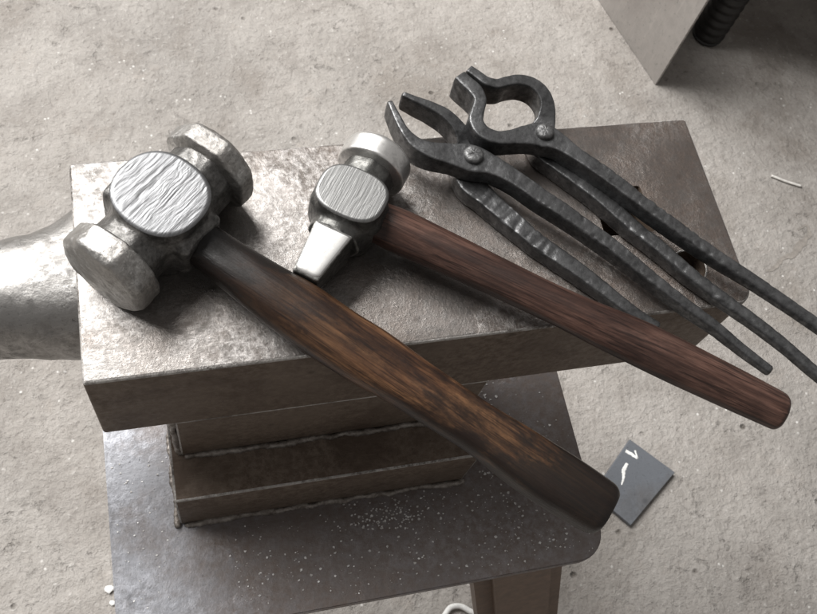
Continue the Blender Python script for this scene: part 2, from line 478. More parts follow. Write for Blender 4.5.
# ------------------------------------------------------------------ anvil
anvil = thing('anvil', 'block anvil of welded steel with a round horn, carrying the hammers and tongs', 'anvil')
L, W = .36, .1252
TF = .0763
def build_face():
    bm = bmesh.new()
    r = .010
    pts = [(0, 0), (0, W), (L, W)]
    for k in range(7):
        a = -math.pi / 2 * k / 6
        pts.append((L - r + r * math.cos(a), r + r * math.sin(a)))
    vs = [bm.verts.new((x, y, ZT)) for x, y in pts[::-1]]
    f = bm.faces.new(vs)
    g = bmesh.ops.extrude_face_region(bm, geom=[f])
    for v in [e for e in g['geom'] if isinstance(e, bmesh.types.BMVert)]: v.co.z -= TF
    bmesh.ops.recalc_face_normals(bm, faces=bm.faces[:])
    eds = [e for e in bm.edges if e.calc_face_angle(0) > .5]
    bmesh.ops.bevel(bm, geom=eds, offset=.0018, segments=4, affect='EDGES', profile=.5)
    o = obj('face_block', bm, M_face, anvil)
    cut = []
    hs = .031
    hb = box_bm(.2838, .2838 + hs, .0498, .0498 + hs, ZT - .09, ZT + .02, .002, 2)
    cut.append(obj('hardy_cut', hb))
    pb = bmesh.new(); bmesh.ops.create_cone(pb, cap_ends=True, segments=40, radius1=.0098, radius2=.0098, depth=.11, matrix=Matrix.Translation((.3275, .0255, ZT - .035)))
    cut.append(obj('pritchel_cut', pb))
    for c in cut:
        md = o.modifiers.new('b', 'BOOLEAN'); md.object = c; md.operation = 'DIFFERENCE'; md.solver = 'EXACT'
    dg = bpy.context.evaluated_depsgraph_get()
    me = bpy.data.meshes.new_from_object(o.evaluated_get(dg))
    o.modifiers.clear(); o.data = me
    me.materials.append(M_block); me.materials.append(M_edge)
    for p in me.polygons:
        p.material_index = 1 if p.center.z < ZT - .0019 else (2 if p.normal.z < .98 and p.center.z > ZT - .0019 and p.area < 1e-3 and abs(p.normal.z) > .05 else 0)
    for c in cut: bpy.data.objects.remove(c)
    shade_smooth(o, 40)
    # chamfer rims of the two holes
    rim = bmesh.new()
    n = 40
    prof = [(.0098, -.0012), (.0099, .0001), (.0104, .00035), (.0109, .0001)]
    ring = [[rim.verts.new((.3275 + q * math.cos(2 * math.pi * i / n), .0255 + q * math.sin(2 * math.pi * i / n), ZT + z)) for q, z in prof] for i in range(n)]
    for i in range(n):
        for j in range(3):
            rim.faces.new((ring[i][j], ring[i][j + 1], ring[(i + 1) % n][j + 1], ring[(i + 1) % n][j]))
    ro = obj('hole_rim', rim, M_band, anvil); shade_smooth(ro)
    return o
build_face()

# horn: round cone flaring into the end of the face block
def horn():
    f_axis_y, f_axis_z = .067, ZT - .0365
    st = [(.004, .049, .0357), (-.001, .0465, .0356), (-.006, .0415, .0353), (-.013, .0362, .0348), (-.024, .0318, .0337), (-.045, .0290, .0315),
          (-.08, .0265, .0285), (-.12, .0225, .0235), (-.16, .0165, .017), (-.185, .0105, .011), (-.197, .005, .005), (-.1995, .001, .001)]
    S = np.array(st); xs = np.interp(np.linspace(0, 1, 90), np.linspace(0, 1, len(st)), S[:, 0])
    order = np.argsort(S[:, 0])
    ry = np.interp(xs, S[order, 0], S[order, 1]); rz = np.interp(xs, S[order, 0], S[order, 2])
    k = np.ones(5) / 5
    for _ in range(2):
        ry[2:-2] = np.convolve(ry, k, 'valid'); rz[2:-2] = np.convolve(rz, k, 'valid')
    m = 72; V = []
    a = np.arange(m) / m * 2 * np.pi
    e = 2.25
    for x, p, q in zip(xs, ry, rz):
        lift = (.031 - q) * .8 if x < -.045 else 0
        pm = np.where(np.cos(a) < 0, min(p, .0315) + max(0, .0 + x + .03) * .16, p)
        V.append(np.stack([np.full(m, x), f_axis_y + np.sign(np.cos(a)) * np.abs(np.cos(a)) ** (2 / e) * pm,
                           f_axis_z + lift + np.sign(np.sin(a)) * np.abs(np.sin(a)) ** (2 / e) * q], -1))
    n = len(xs); V = np.concatenate(V)
    c = V - np.array([0, f_axis_y, f_axis_z]); c[:, 0] = 0
    c /= np.linalg.norm(c, axis=1)[:, None] + 1e-9
    V = V + c * (fbm(V, 90, 3) * .00045)[:, None]
    F = [(i * m + j, i * m + (j + 1) % m, (i + 1) * m + (j + 1) % m, (i + 1) * m + j) for i in range(n - 1) for j in range(m)]
    F += [tuple(range(m))[::-1], tuple(range((n - 1) * m, n * m))]
    return obj('horn', mesh_np('horn', V, F), M_horn, anvil)
horn()

zb = ZT - .2004          # top of the base plate
o = obj('waist', box_bm(.038, .222, .0005, .110, ZT - .1398, ZT - TF - .0005, .0012, 2), M_block, anvil); shade_smooth(o, 40); worn_edges(o)
o = obj('foot_block', box_bm(.0311, .226, -.0277, .125, zb + .0003, ZT - .1402, .0014, 2), M_block, anvil); shade_smooth(o, 40); worn_edges(o)
def base_plate():
    bm = bmesh.new(); r = .022
    x0, x1, y0, y1 = -.0135, .3174, -.0975, .155
    pts = []
    for cx, cy, a0 in ((x1 - r, y0 + r, -90), (x1 - r, y1 - r, 0), (x0 + r, y1 - r, 90), (x0 + r, y0 + r, 180)):
        for k in range(9):
            a = math.radians(a0 + 90 * k / 8); pts.append((cx + r * math.cos(a), cy + r * math.sin(a)))
    f = bm.faces.new([bm.verts.new((x, y, zb)) for x, y in pts])
    g = bmesh.ops.extrude_face_region(bm, geom=[f])
    for v in [e for e in g['geom'] if isinstance(e, bmesh.types.BMVert)]: v.co.z -= .0075
    bmesh.ops.recalc_face_normals(bm, faces=bm.faces[:])
    eds = [e for e in bm.edges if abs(e.calc_face_angle(0) - math.pi / 2) < .1]
    bmesh.ops.bevel(bm, geom=eds, offset=.0009, segments=2, affect='EDGES')
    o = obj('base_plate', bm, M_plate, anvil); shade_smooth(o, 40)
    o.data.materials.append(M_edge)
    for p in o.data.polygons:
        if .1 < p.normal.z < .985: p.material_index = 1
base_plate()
for lx, ly, sx, sy in ((.222, -.088, 1, -1), (.005, -.088, -.5, -1), (.222, .085, 1, 1), (.040, .085, 0, .3)):
    # square tube legs, splayed outward
    bm = box_bm(lx, lx + .072, ly, ly + .066, 0.0, zb - .0078)
    eds = [e for e in bm.edges if abs(e.verts[0].co.z - e.verts[1].co.z) > .1]
    bmesh.ops.bevel(bm, geom=eds, offset=.014, segments=6, affect='EDGES')
    for v in bm.verts:
        k = 1 - v.co.z / (zb - .0078)
        v.co.x += .100 * sx * k; v.co.y += .098 * sy * k
    o = obj('leg', bm, M_tube, anvil); shade_smooth(o, 40)

def bead(p0, p1, r, seed, out):
    p0 = np.array(p0); p1 = np.array(p1); d = p1 - p0; ln = np.linalg.norm(d); d /= ln
    n = int(ln / .0009); m = 10
    u = np.cross(d, [0.3, .5, .8]); u /= np.linalg.norm(u); v = np.cross(d, u)
    V = []
    rs = random.Random(seed)
    for i in range(n + 1):
        s = i * ln / n
        q = np.array([[s * 1.0, seed * 3.1, 0]])
        k = r * (1 + .26 * fbm(q, 150, seed)[0] + .07 * math.sin(s / .0036 * 2 * math.pi + 5 * fbm(q, 60, seed)[0]))
        k *= min(1, .45 + i / 4, .45 + (n - i) / 4)
        w = vnoise(q, 130, seed + 9)[0] * r * .35
        for j in range(m):
            a = 2 * math.pi * j / m
            V.append(p0 + d * s + (u * math.cos(a) + v * math.sin(a)) * k + np.array(out) * w)
    V = np.array(V); V += (np.stack([vnoise(V, 500, seed + c) for c in range(3)], -1)) * r * .08
    F = [(i * m + j, i * m + (j + 1) % m, (i + 1) * m + (j + 1) % m, (i + 1) * m + j) for i in range(n) for j in range(m)]
    F += [tuple(range(m))[::-1], tuple(range(n * m, (n + 1) * m))]
    return obj('weld_bead', mesh_np('weld_bead', V, F), M_weld, anvil)
zs = ZT - .1398
bead((.034, -.0287, zb + .001), (.227, -.0287, zb + .001), 0.0024, 1, (0, -1, 0))
bead((.0302, -.030, zb + .001), (.0302, .124, zb + .001), 0.0022, 2, (-1, 0, 0))
bead((.040, -.0008, zs + .0006), (.221, -.0008, zs + .0006), 0.0022, 3, (0, -1, 0))
bead((.0370, .001, zs + .001), (.0370, .109, zs + .001), 0.0026, 4, (-1, 0, 0))
bead((.0368, .0035, zs + .002), (.0368, .0035, ZT - TF - .001), 0.0022, 5, (-1, 0, 0))
bead((.2272, -.026, zb + .001), (.2272, .12, zb + .001), 0.0024, 6, (1, 0, 0))

# loose forge scale on the base plate
def flakes():
    V = []; F = []
    rs = random.Random(11)
    def add(x, y, s):
        b = len(V); k = rs.randint(4, 6); a0 = rs.random() * 6.28; h = s * rs.uniform(.12, .35)
        tx, ty = rs.uniform(-.25, .25), rs.uniform(-.25, .25)
        ring = []
        for i in range(k):
            a = a0 + 2 * math.pi * i / k; q = s * rs.uniform(.55, 1.1)
            ring.append((q * math.cos(a), q * math.sin(a) * rs.choice((.5, .8, 1))))
        for dz in (0, h):
            for px, py in ring: V.append((x + px, y + py, zb + .0002 + dz + max(0, px * tx + py * ty) + (abs(tx) + abs(ty)) * 0))
        F.append(tuple(range(b + k, b + 2 * k))); F.append(tuple(range(b, b + k))[::-1])
        for i in range(k): F.append((b + i, b + (i + 1) % k, b + k + (i + 1) % k, b + k + i))
    for _ in range(560):
        x = rs.uniform(.06, .31); y = rs.uniform(-.092, -.034)
        if rs.random() < .35: x = min(.312, rs.gauss(.25, .03)); y = rs.uniform(-.09, .03)
        if x < .242 and y > -.033: continue
        add(x, y, rs.choice((.0003, .0003, .0004, .0004, .0006, .0006, .0008, .0011)) * rs.uniform(.8, 1.3))
    for _ in range(130):
        add(rs.gauss(.17, .016), rs.gauss(-.045, .006), rs.uniform(.0004, .0012))
    for _ in range(45):
        add(rs.uniform(-.01, .03), rs.uniform(-.09, .02), rs.uniform(.0004, .0010))
    for _ in range(110):
        add(rs.gauss(.252, .006), rs.uniform(-.03, .06), rs.uniform(.0005, .0015))
    o = obj('forge_scale_flakes', mesh_np('forge_scale_flakes', np.array(V), F, False), M_chip)
    o['label'] = 'loose bright forge scale flakes scattered on the dark base plate under the anvil'; o['category'] = 'metal flakes'; o['kind'] = 'stuff'
flakes()

# ------------------------------------------------------------------ rounding hammer
def oct_d(x, z, r, rot, k=.55):
    c, s = math.cos(rot), math.sin(rot)
    X = np.abs(x * c + z * s); Z = np.abs(-x * s + z * c)
    o = smax(smax(X, Z, .0012), (X + Z) * .70711, .0012) - r * 1.0
    q = np.sqrt(X * X + Z * Z) - r * 1.03
    return k * o + (1 - k) * q

def superell(x, y, a, b, n):
    return ((np.abs(x) / a) ** n + (np.abs(y) / b) ** n + 1e-12) ** (1 / n) * min(a, b) - min(a, b)

def sdf_body(a, b, n, h, neck, y0, y1, eye, rot):
    def f(P):
        x, y, z = P[:, 0], P[:, 1], P[:, 2]
        taper = 1 - .10 * np.abs(z) / h
        ch = smax(superell(x / taper, y / taper, a, b, n), np.abs(z) - h, .0016)
        nk = smax(oct_d(x, z, neck, rot), np.maximum(y - y1, y0 - y), .001)
        d = smin(ch, nk, .0035)
        ex, ey, ez = eye
        bx = np.maximum(np.abs(x) - ex, np.maximum(np.abs(y) - ey, np.abs(z) - ez))
        q = np.stack([np.abs(x) - ex, np.abs(y) - ey, np.abs(z) - ez], -1) + .004
        bx = np.linalg.norm(np.maximum(q, 0), axis=1) + np.minimum(q.max(1), 0) - .004
        return smin(d, bx, .004)
    return f

def sdf_band(r, y0, y1, rot, dome, k=.55, ch=.0022):
    yc = (y0 + y1) / 2; s = 1 if yc > 0 else -1
    yout = max(abs(y0), abs(y1)); yin = min(abs(y0), abs(y1))
    def f(P):
        x, y, z = P[:, 0], P[:, 1], P[:, 2]
        yy = y * s
        rr = np.sqrt(x * x + z * z)
        d = oct_d(x, z, r, rot, k)
        front = yy - yout + dome * (rr / r) ** 2
        back = yin - yy
        d = smax(d, front, ch)
        # chamfer on the outer edge
        d = smax(d, (oct_d(x, z, r, rot, k) + front + .0022) * .7071, .0008)
        return smax(d, back + np.maximum(0, rr - r * .72) * .25, .0014)
    return f

def sd_mesh(name, f, lo, hi, h, amp, freq, seed):
    P, Q = surfnet(f, lo, hi, h)
    P = displaced(f, P, fbm(P, freq, seed, 3) * amp + vnoise(P, freq * .35, seed + 3) * amp * 1.4)
    return mesh_np(name, P, Q)

def cap_mesh(name, a, b, n, z, ridged, seed, nr=90, na=260):
    """Ground oval on top of a hammer cheek, with its forging ridges as relief."""
    V = []
    for i in range(nr + 1):
        q = i / nr
        for j in range(na):
            t = 2 * math.pi * j / na
            c, s = math.cos(t), math.sin(t)
            k = (abs(c / a) ** n + abs(s / b) ** n) ** (-1 / n)
            V.append((q * k * c, q * k * s, q))
    V = np.array(V); q = V[:, 2].copy(); V[:, 2] = 0
    U = V * np.array([1, .10, 0]) + np.array([0, 0, seed])
    w = V * 1.0; w[:, 2] = seed
    wob = fbm(w, 90, seed, 2)[:, None] * np.array([[.0016, 0, 0]])
    r1 = 1 - np.abs(fbm(U + wob, 340, seed, 3)); r2 = fbm(U + wob * 2, 900, seed + 4, 2)
    z_ = ridged * (r1 - .8 + .35 * r2)
    edge = np.clip((q - .90) / .10, 0, 1)
    V[:, 2] = z + .0005 + z_ * (1 - edge * .6) - .0011 * edge ** 2
    nv = len(V); F = []
    for i in range(1, nr):
        for j in range(na):
            k = (j + 1) % na
            F.append((i * na + j, (i + 1) * na + j, (i + 1) * na + k, i * na + k))
    for j in range(na): F.append((0, na + j, na + (j + 1) % na))
    # skirt and floor: a real slab
    base = nr * na; V2 = V[base:base + na].copy(); V2[:, 2] = z - .0018; V2[:, :2] *= .98
    V = np.concatenate([V, V2])
    for j in range(na):
        k = (j + 1) % na
        F.append((base + j, nv + j, nv + k, base + k))
    F.append(tuple(range(nv, nv + na))[::-1])
    return mesh_np(name, V, F)

def handle_mesh(name, st, amp, seed, rend=.004):
    # stations: x, y centre, z centre, width (y), thickness (z), squareness
    S = np.array(st, float)
    S2 = np.c_[S[:, 0], S[:, 1], S[:, 2], S[:, 3], S[:, 4], S[:, 5]]
    P = catmull(S2, .002)
    xe = P[-1, 0]
    ex = [rend * x for x in (-.92, -.75, -.55, -.36, -.2, -.09, -.02, 0)]
    rows = [r for r in P if r[0] < xe - rend]
    for d in ex:
        r = P[-1].copy(); r[0] = xe + d; s = 1 - .20 * (1 + d / rend) ** 3
        r[3] *= s; r[4] *= s; rows.append(r)
    m = 64; a = np.arange(m) / m * 2 * np.pi; V = []
    for x, y, z, w, h, e in rows:
        ca, sa = np.cos(a), np.sin(a)
        if e > 10:   # octagonal grip with softened corners
            q = (np.abs(ca) ** e + np.abs(sa) ** e + ((np.abs(ca) + np.abs(sa)) * .74) ** e) ** (-1 / e)
            cy, cz = q * ca, q * sa
        else:
            cy = np.sign(ca) * np.abs(ca) ** (2 / e); cz = np.sign(sa) * np.abs(sa) ** (2 / e)
        V.append(np.stack([np.full(m, x), y + cy * w / 2, z + cz * h / 2], -1))
    n = len(rows); V = np.concatenate(V)
    nrm = np.tile(np.stack([0 * a, np.cos(a), np.sin(a)], -1), (n, 1))
    U = V * np.array([.35, 1, 1])
    V = V + nrm * (fbm(U, 70, seed, 2) * amp)[:, None]
    F = [(i * m + j, i * m + (j + 1) % m, (i + 1) * m + (j + 1) % m, (i + 1) * m + j) for i in range(n - 1) for j in range(m)]
    F += [tuple(range(m))[::-1], tuple(range((n - 1) * m, n * m))]
    me = mesh_np(name, V, F)
    return me

R1 = .0238
tau1 = .075
ham = thing('hammer', 'big octagonal headed hammer with ridged silver cheek and dark scorched handle', 'hammer',
            (.0450, .0734, ZT + R1 + .0004), (0, tau1, -.783))
f = sdf_body(.0238, .0226, 2.3, .0231, .0180, -.037, .037, (.0262, .0140, .0128), .12)
obj('head', sd_mesh('head', f, (-.031, -.041, -.028), (.031, .041, .028), .0008, .00022, 260, 2), M_head, ham)
for s, dome, sd in ((-1, .0012, 5), (1, .0030, 8)):
    y0, y1 = (-.0452, -.0283) if s < 0 else (.0305, .0470)
    f = sdf_band(R1 * (.975 if s < 0 else 1.0), y0, y1, .12, dome, .50 if s < 0 else .80, .0038 if s < 0 else .0024)
    obj('striking_face', sd_mesh('striking_face', f, (-.03, min(y0, y1) - .002, -.03), (.03, max(y0, y1) + .002, .03), .0007, .00030, 240, sd), M_band, ham)
obj('cheek_face', cap_mesh('cheek_face', .0226, .0216, 2.3, .0236, .00016, 3.7), M_oval, ham)
hd = obj('handle', handle_mesh('handle', [(.005, .0003, 0, .0218, .018, 2.4), (.03, .0002, 0, .0235, .0188, 2.4), (.055, -.0002, 0, .0267, .0209, 2.4), (.086, -.0003, 0, .0297, .0231, 2.5), (.115, .0011, 0, .0283, .0220, 2.6),
                                     (.15, .0025, 0, .0258, .0205, 2.7), (.187, .0033, 0, .0247, .0198, 2.8), (.225, .0035, 0, .0284, .0221, 2.9), (.2588, .0042, 0, .0268, .0208, 2.8)], .0010, 7, .007), M_wood1, ham)
hd.rotation_euler = (0, 0, .028); hd.location = (.0010, -.0008, .0011)

# ------------------------------------------------------------------ straight peen hammer
R2 = .0195
ham2 = thing('hammer', 'small hammer with bright wedge peen, brushed oval cheek and reddish brown handle', 'hammer',
             (.1378, .0690, ZT + R2 + .0003), (0, .012, -.600))
f0 = sdf_body(.0189, .0158, 2.7, .0190, .0136, -.0190, .034, (.0192, .0085, .0110), .39)
def peen_planes(P, w0, w1, h0, h1, ya, yb, xs):
    x, y, z = P[:, 0], P[:, 1], P[:, 2]
    t = (ya - y) / (ya - yb)
    hh = h0 + (h1 - h0) * t; ww = w0 + (w1 - w0) * t
    sl = 1 / math.sqrt(1 + ((h0 - h1) / (ya - yb)) ** 2)
    d = smax((np.abs(z) - hh) * sl, (np.abs(x - xs * t) - ww), .0009)
    return smax(d, np.maximum(yb - y, y - ya), .0012)
f2 = lambda P: smin(f0(P), peen_planes(P, .0104, .0068, .0140, .0070, -.0195, -.0470, -.0025), .0012)
obj('head', sd_mesh('head', f2, (-.024, -.05, -.022), (.024, .036, .022), .0007, .00014, 300, 4), M_head2, ham2)
f = sdf_band(R2 * .95, .0262, .0420, .2, .0012, k=.0, ch=.0012)
obj('striking_face', sd_mesh('striking_face', f, (-.022, .024, -.022), (.022, .044, .022), .0006, .00005, 240, 6), M_polish, ham2)
obj('cheek_face', cap_mesh('cheek_face', .0180, .0150, 2.7, .0191, .000035, 5.3), M_brush, ham2)
# polished facet of the peen: a thin ground skin following the wedge
def peen_facet():
    ya, yb = -.0206, -.0466
    nx, ny = 14, 22
    V = []
    for i in range(ny + 1):
        t = i / ny; y = ya + (yb - ya) * t
        tt = (-.0195 - y) / (-.0195 + .0470)
        w = (.0104 + (.0068 - .0104) * tt) - .0006
        if t > .86: w *= math.sqrt(max(.05, 1 - ((t - .86) / .14) ** 2 * .75))
        z = .0140 + (.0070 - .0140) * tt + .0005
        if t > .93: z -= .0012 * ((t - .93) / .07) ** 2
        for j in range(nx + 1):
            u = j / nx * 2 - 1
            V.append((-.0025 * tt + u * w, y, z - .0004 * abs(u) ** 6))
    n = len(V); V += [(x, y, z - .0015) for x, y, z in V]
    F = []
    for i in range(ny):
        for j in range(nx):
            a = i * (nx + 1) + j; q = (a, a + nx + 1, a + nx + 2, a + 1)
            F.append(q); F.append(tuple(n + k for k in q[::-1]))
    bd = [j for j in range(nx + 1)] + [i * (nx + 1) + nx for i in range(1, ny + 1)] + [ny * (nx + 1) + j for j in range(nx - 1, -1, -1)] + [i * (nx + 1) for i in range(ny - 1, 0, -1)]
    for a, b in zip(bd, bd[1:] + bd[:1]): F.append((a, b, n + b, n + a))
    return obj('peen_face', mesh_np('peen_face', np.array(V), F), M_polish, ham2)
peen_facet()
obj('handle', handle_mesh('handle', [(.004, .002, 0, .0200, .0170, 12), (.022, .0024, 0, .0236, .0198, 12), (.06, .0023, 0, .0224, .0188, 12), (.115, .0017, 0, .0211, .0178, 12), (.17, .0012, 0, .0245, .0206, 12),
                                     (.215, .0003, 0, .0231, .0195, 12), (.2447, -.0005, 0, .0210, .0178, 12)], .0004, 12), M_wood2, ham2)

# ------------------------------------------------------------------ tongs
def st(p, w, h, e=8.0): return (p[0], p[1], p[2], w * 1.05, h, e * 1.25)
def rivet(parent, p, origin, r, h):
    bm = bmesh.new(); n = 28
    prof = [(r, -.004), (r * 1.02, .0004), (r * 1.0, h * .40), (r * .92, h * .66), (r * .72, h * .80), (r * .4, h * .84), (0.0001, h * .80)]
    rings = [[bm.verts.new((p[0] - origin[0] + q * math.cos(2 * math.pi * i / n), p[1] - origin[1] + q * math.sin(2 * math.pi * i / n), p[2] - origin[2] + z + (random.uniform(-.00045, .00025) if z > 0 else 0))) for i in range(n)] for q, z in prof]
    for a, b in zip(rings, rings[1:]):
        for i in range(n): bm.faces.new((a[i], a[(i + 1) % n], b[(i + 1) % n], b[i]))
    bm.faces.new(rings[-1]); bm.faces.new(rings[0][::-1])
    o = obj('rivet', bm, M_rivet, parent); shade_smooth(o)

o1 = (0.2189, 0.1093, 0.6500)
t1 = thing('tongs', 'black forged tongs with open straight jaws next to the reddish hammer handle', 'tongs', o1)
upper = [st((0.1712, 0.1334, 0.6760), .0030, .0145, 5), st((0.1731, 0.1242, 0.6760), .0042, .0155, 5), st((0.1761, 0.1127, 0.6760), .0056, .016, 5), st((0.1805, 0.1059, 0.6750), .0072, .0155), st((0.1881, 0.1007, 0.6745), .0100, .0140), st((0.1984, 0.0979, 0.6735), .0132, .0118),
         st((0.2101, 0.0943, 0.6730), .0172, .0110), st((0.2208, 0.0890, 0.6728), .0125, .0110), st((0.2290, 0.0825, 0.6726), .0102, .0115), st((0.2449, 0.0670, 0.6715), .0094, .0120), st((0.2604, 0.0525, 0.6700), .0088, .0118, 5), st((0.2767, 0.0363, 0.6680), .0082, .0115, 5),
         st((0.2952, 0.0154, 0.6655), .0074, .0105, 4), st((0.3121, -0.0028, 0.6630), .0068, .0095, 3), st((0.3236, -0.0142, 0.6615), .0064, .0085, 2.4), st((0.3368, -0.0297, 0.6595), .0058, .0070, 2.2), st((0.3492, -0.0434, 0.6580), .0052, .0058, 2.2)]
obj('arm', bar_mesh('arm', upper, o1, seed=3, amp=.00009, pit=.00075), M_tongs, t1)
lower = [st((0.1799, 0.1394, 0.6735), .0032, .0130, 5), st((0.1861, 0.1359, 0.6730), .0042, .0140, 5), st((0.1946, 0.1316, 0.6720), .0055, .0150, 5), st((0.2034, 0.1256, 0.6705), .0068, .0155), st((0.2093, 0.1185, 0.6680), .0082, .0150), st((0.2133, 0.1116, 0.6640), .0120, .0120),
         st((0.2116, 0.0999, 0.6618), .0165, .0112), st((0.2108, 0.0863, 0.6616), .0150, .0112), st((0.2170, 0.0760, 0.6616), .0118, .0112), st((0.2269, 0.0622, 0.6616), .0106, .0112), st((0.2398, 0.0453, 0.6614), .0100, .0110, 5), st((0.2533, 0.0311, 0.6610), .0094, .0106, 5),
         st((0.2672, 0.0161, 0.6600), .0085, .0096, 4), st((0.2811, 0.0008, 0.6585), .0075, .0080, 3), st((0.2949, -0.0104, 0.6560), .0065, .0056, 2.4)]
obj('arm', bar_mesh('arm', lower, o1, seed=9, amp=.00009, pit=.00075), M_tongs, t1)
rivet(t1, (0.2110, 0.0952, 0.6725), o1, .0056, .0042)

o2 = (0.2661, 0.1213, 0.6500)
t2 = thing('tongs', 'black forged tongs whose jaws curve into a round loop and meet', 'tongs', o2)
upper = [st((0.2144, 0.1485, 0.6760), .0078, .018, 7), st((0.2178, 0.1430, 0.6760), .0082, .018, 7), st((0.2217, 0.1368, 0.6760), .0085, .0175, 7), st((0.2230, 0.1314, 0.6758), .0072, .0165), st((0.2201, 0.1236, 0.6755), .0072, .0160), st((0.2175, 0.1173, 0.6752), .0080, .0155),
         st((0.2197, 0.1100, 0.6748), .0085, .0145), st((0.2263, 0.1059, 0.6742), .0082, .0130), st((0.2357, 0.1055, 0.6736), .0090, .0120), st((0.2449, 0.1064, 0.6732), .0122, .0112), st((0.2548, 0.1057, 0.6730), .0160, .0110), st((0.2629, 0.1003, 0.6729), .0115, .0110), st((0.2689, 0.0939, 0.6728), .0092, .0115),
         st((0.2853, 0.0770, 0.6720), .0086, .0118), st((0.3013, 0.0593, 0.6708), .0082, .0115, 5), st((0.3184, 0.0412, 0.6692), .0080, .0110, 4), st((0.3360, 0.0232, 0.6675), .0078, .0098, 3), st((0.3522, 0.0085, 0.6660), .0076, .0086, 2.4), st((0.3697, -0.0088, 0.6645), .0073, .0076, 2.2), st((0.3820, -0.0213, 0.6635), .0070, .0072, 2.2), st((0.4094, -0.0509, 0.6620), .0064, .0066, 2.2)]
obj('arm', bar_mesh('arm', upper, o2, seed=14, amp=.00009, pit=.00075), M_tongs, t2)
lower = [st((0.2214, 0.1540, 0.6740), .0055, .018, 7), st((0.2257, 0.1494, 0.6740), .0058, .018, 7), st((0.2305, 0.1443, 0.6738), .0062, .0175, 7), st((0.2362, 0.1426, 0.6732), .0062, .0165), st((0.2434, 0.1443, 0.6726), .0064, .0160), st((0.2517, 0.1453, 0.6720), .0068, .0158),
         st((0.2592, 0.1426, 0.6712), .0074, .0155), st((0.2639, 0.1371, 0.6700), .0080, .0150), st((0.2654, 0.1300, 0.6680), .0085, .0140), st((0.2639, 0.1229, 0.6645), .0105, .0120), st((0.2591, 0.1134, 0.6618), .0150, .0112), st((0.2581, 0.1026, 0.6616), .0125, .0112), st((0.2636, 0.0939, 0.6616), .0100, .0112),
         st((0.2713, 0.0845, 0.6616), .0094, .0112), st((0.2820, 0.0715, 0.6616), .0090, .0112), st((0.2950, 0.0521, 0.6614), .0086, .0110, 5), st((0.3092, 0.0341, 0.6612), .0084, .0108, 4), st((0.3213, 0.0173, 0.6608), .0080, .0102, 3), st((0.3335, 0.0031, 0.6604), .0078, .0094, 2.4), st((0.3476, -0.0123, 0.6598), .0074, .0082, 2.2), st((0.3638, -0.0318, 0.6588), .0068, .0072, 2.2), st((0.3739, -0.0457, 0.6580), .0064, .0068, 2.2), st((0.3968, -0.0730, 0.6566), .0060, .0064, 2.2)]
obj('arm', bar_mesh('arm', lower, o2, seed=21, amp=.00009, pit=.00075), M_tongs, t2)
rivet(t2, (0.2553, 0.1067, 0.6725), o2, .0052, .0042)

# ------------------------------------------------------------------ things on the floor
pc = (.560, .038, 0)
plate = thing('steel_offcut', 'blue grey steel offcut with a chalked 1 lying on the concrete', 'steel plate', pc)
corners = [(0.5717, 0.0897, 0.0040), (0.6176, 0.0394, 0.0040), (0.5400, -0.0149, 0.0040), (0.5035, 0.0307, 0.0040)]
bm = bmesh.new()
vs = [bm.verts.new((x - pc[0], y - pc[1], .0072)) for x, y, z in corners]
fc = bm.faces.new(vs[::-1])
fc.normal_update()
if fc.normal.z < 0: bmesh.ops.reverse_faces(bm, faces=[fc])
g = bmesh.ops.extrude_face_region(bm, geom=[fc])
for v in [e for e in g['geom'] if isinstance(e, bmesh.types.BMVert)]: v.co.z = .0002
bmesh.ops.recalc_face_normals(bm, faces=bm.faces[:])
bmesh.ops.bevel(bm, geom=bm.edges[:], offset=.0006, segments=1, affect='EDGES')
obj('plate', bm, M_offcut, plate)
def chalk(pts, w, seed):
    bm = bmesh.new(); rows = []
    S = catmull([(p[0], p[1], wi) for p, wi in zip(pts, w)], .0012)
    T = np.gradient(S[:, :2], axis=0); T /= np.linalg.norm(T, axis=1)[:, None]
    for i, (x, y, wi) in enumerate(S):
        q = np.array([[x, y, seed]]); a = wi * (1 + .35 * vnoise(q, 900, seed)[0]); b = wi * (1 + .35 * vnoise(q, 900, seed + 2)[0])
        n = (-T[i, 1], T[i, 0])
        rows.append([bm.verts.new((x - pc[0] + n[0] * s, y - pc[1] + n[1] * s, .0072 + dz)) for s, dz in ((a, .00005), (a * .6, .0004), (-b * .6, .0004), (-b, .00005))])
    for r0, r1 in zip(rows, rows[1:]):
        for j in range(3): bm.faces.new((r0[j], r1[j], r1[j + 1], r0[j + 1]))
    bmesh.ops.recalc_face_normals(bm, faces=bm.faces[:])
    return obj('chalk_mark', bm, M_chalk, plate)
chalk([(0.5613, 0.0759, 0.0070), (0.5673, 0.0710, 0.0070), (0.5740, 0.0641, 0.0070)], [.0018, .0020, .0012], 1)
chalk([(0.5739, 0.0746, 0.0070), (0.5739, 0.0700, 0.0070), (0.5740, 0.0641, 0.0070)], [.0010, .0011, .0012], 2)
chalk([(0.5584, 0.0601, 0.0070), (0.5510, 0.0515, 0.0070), (0.5487, 0.0442, 0.0070), (0.5431, 0.0349, 0.0070)], [.0022, .0024, .0017, .0008], 3)

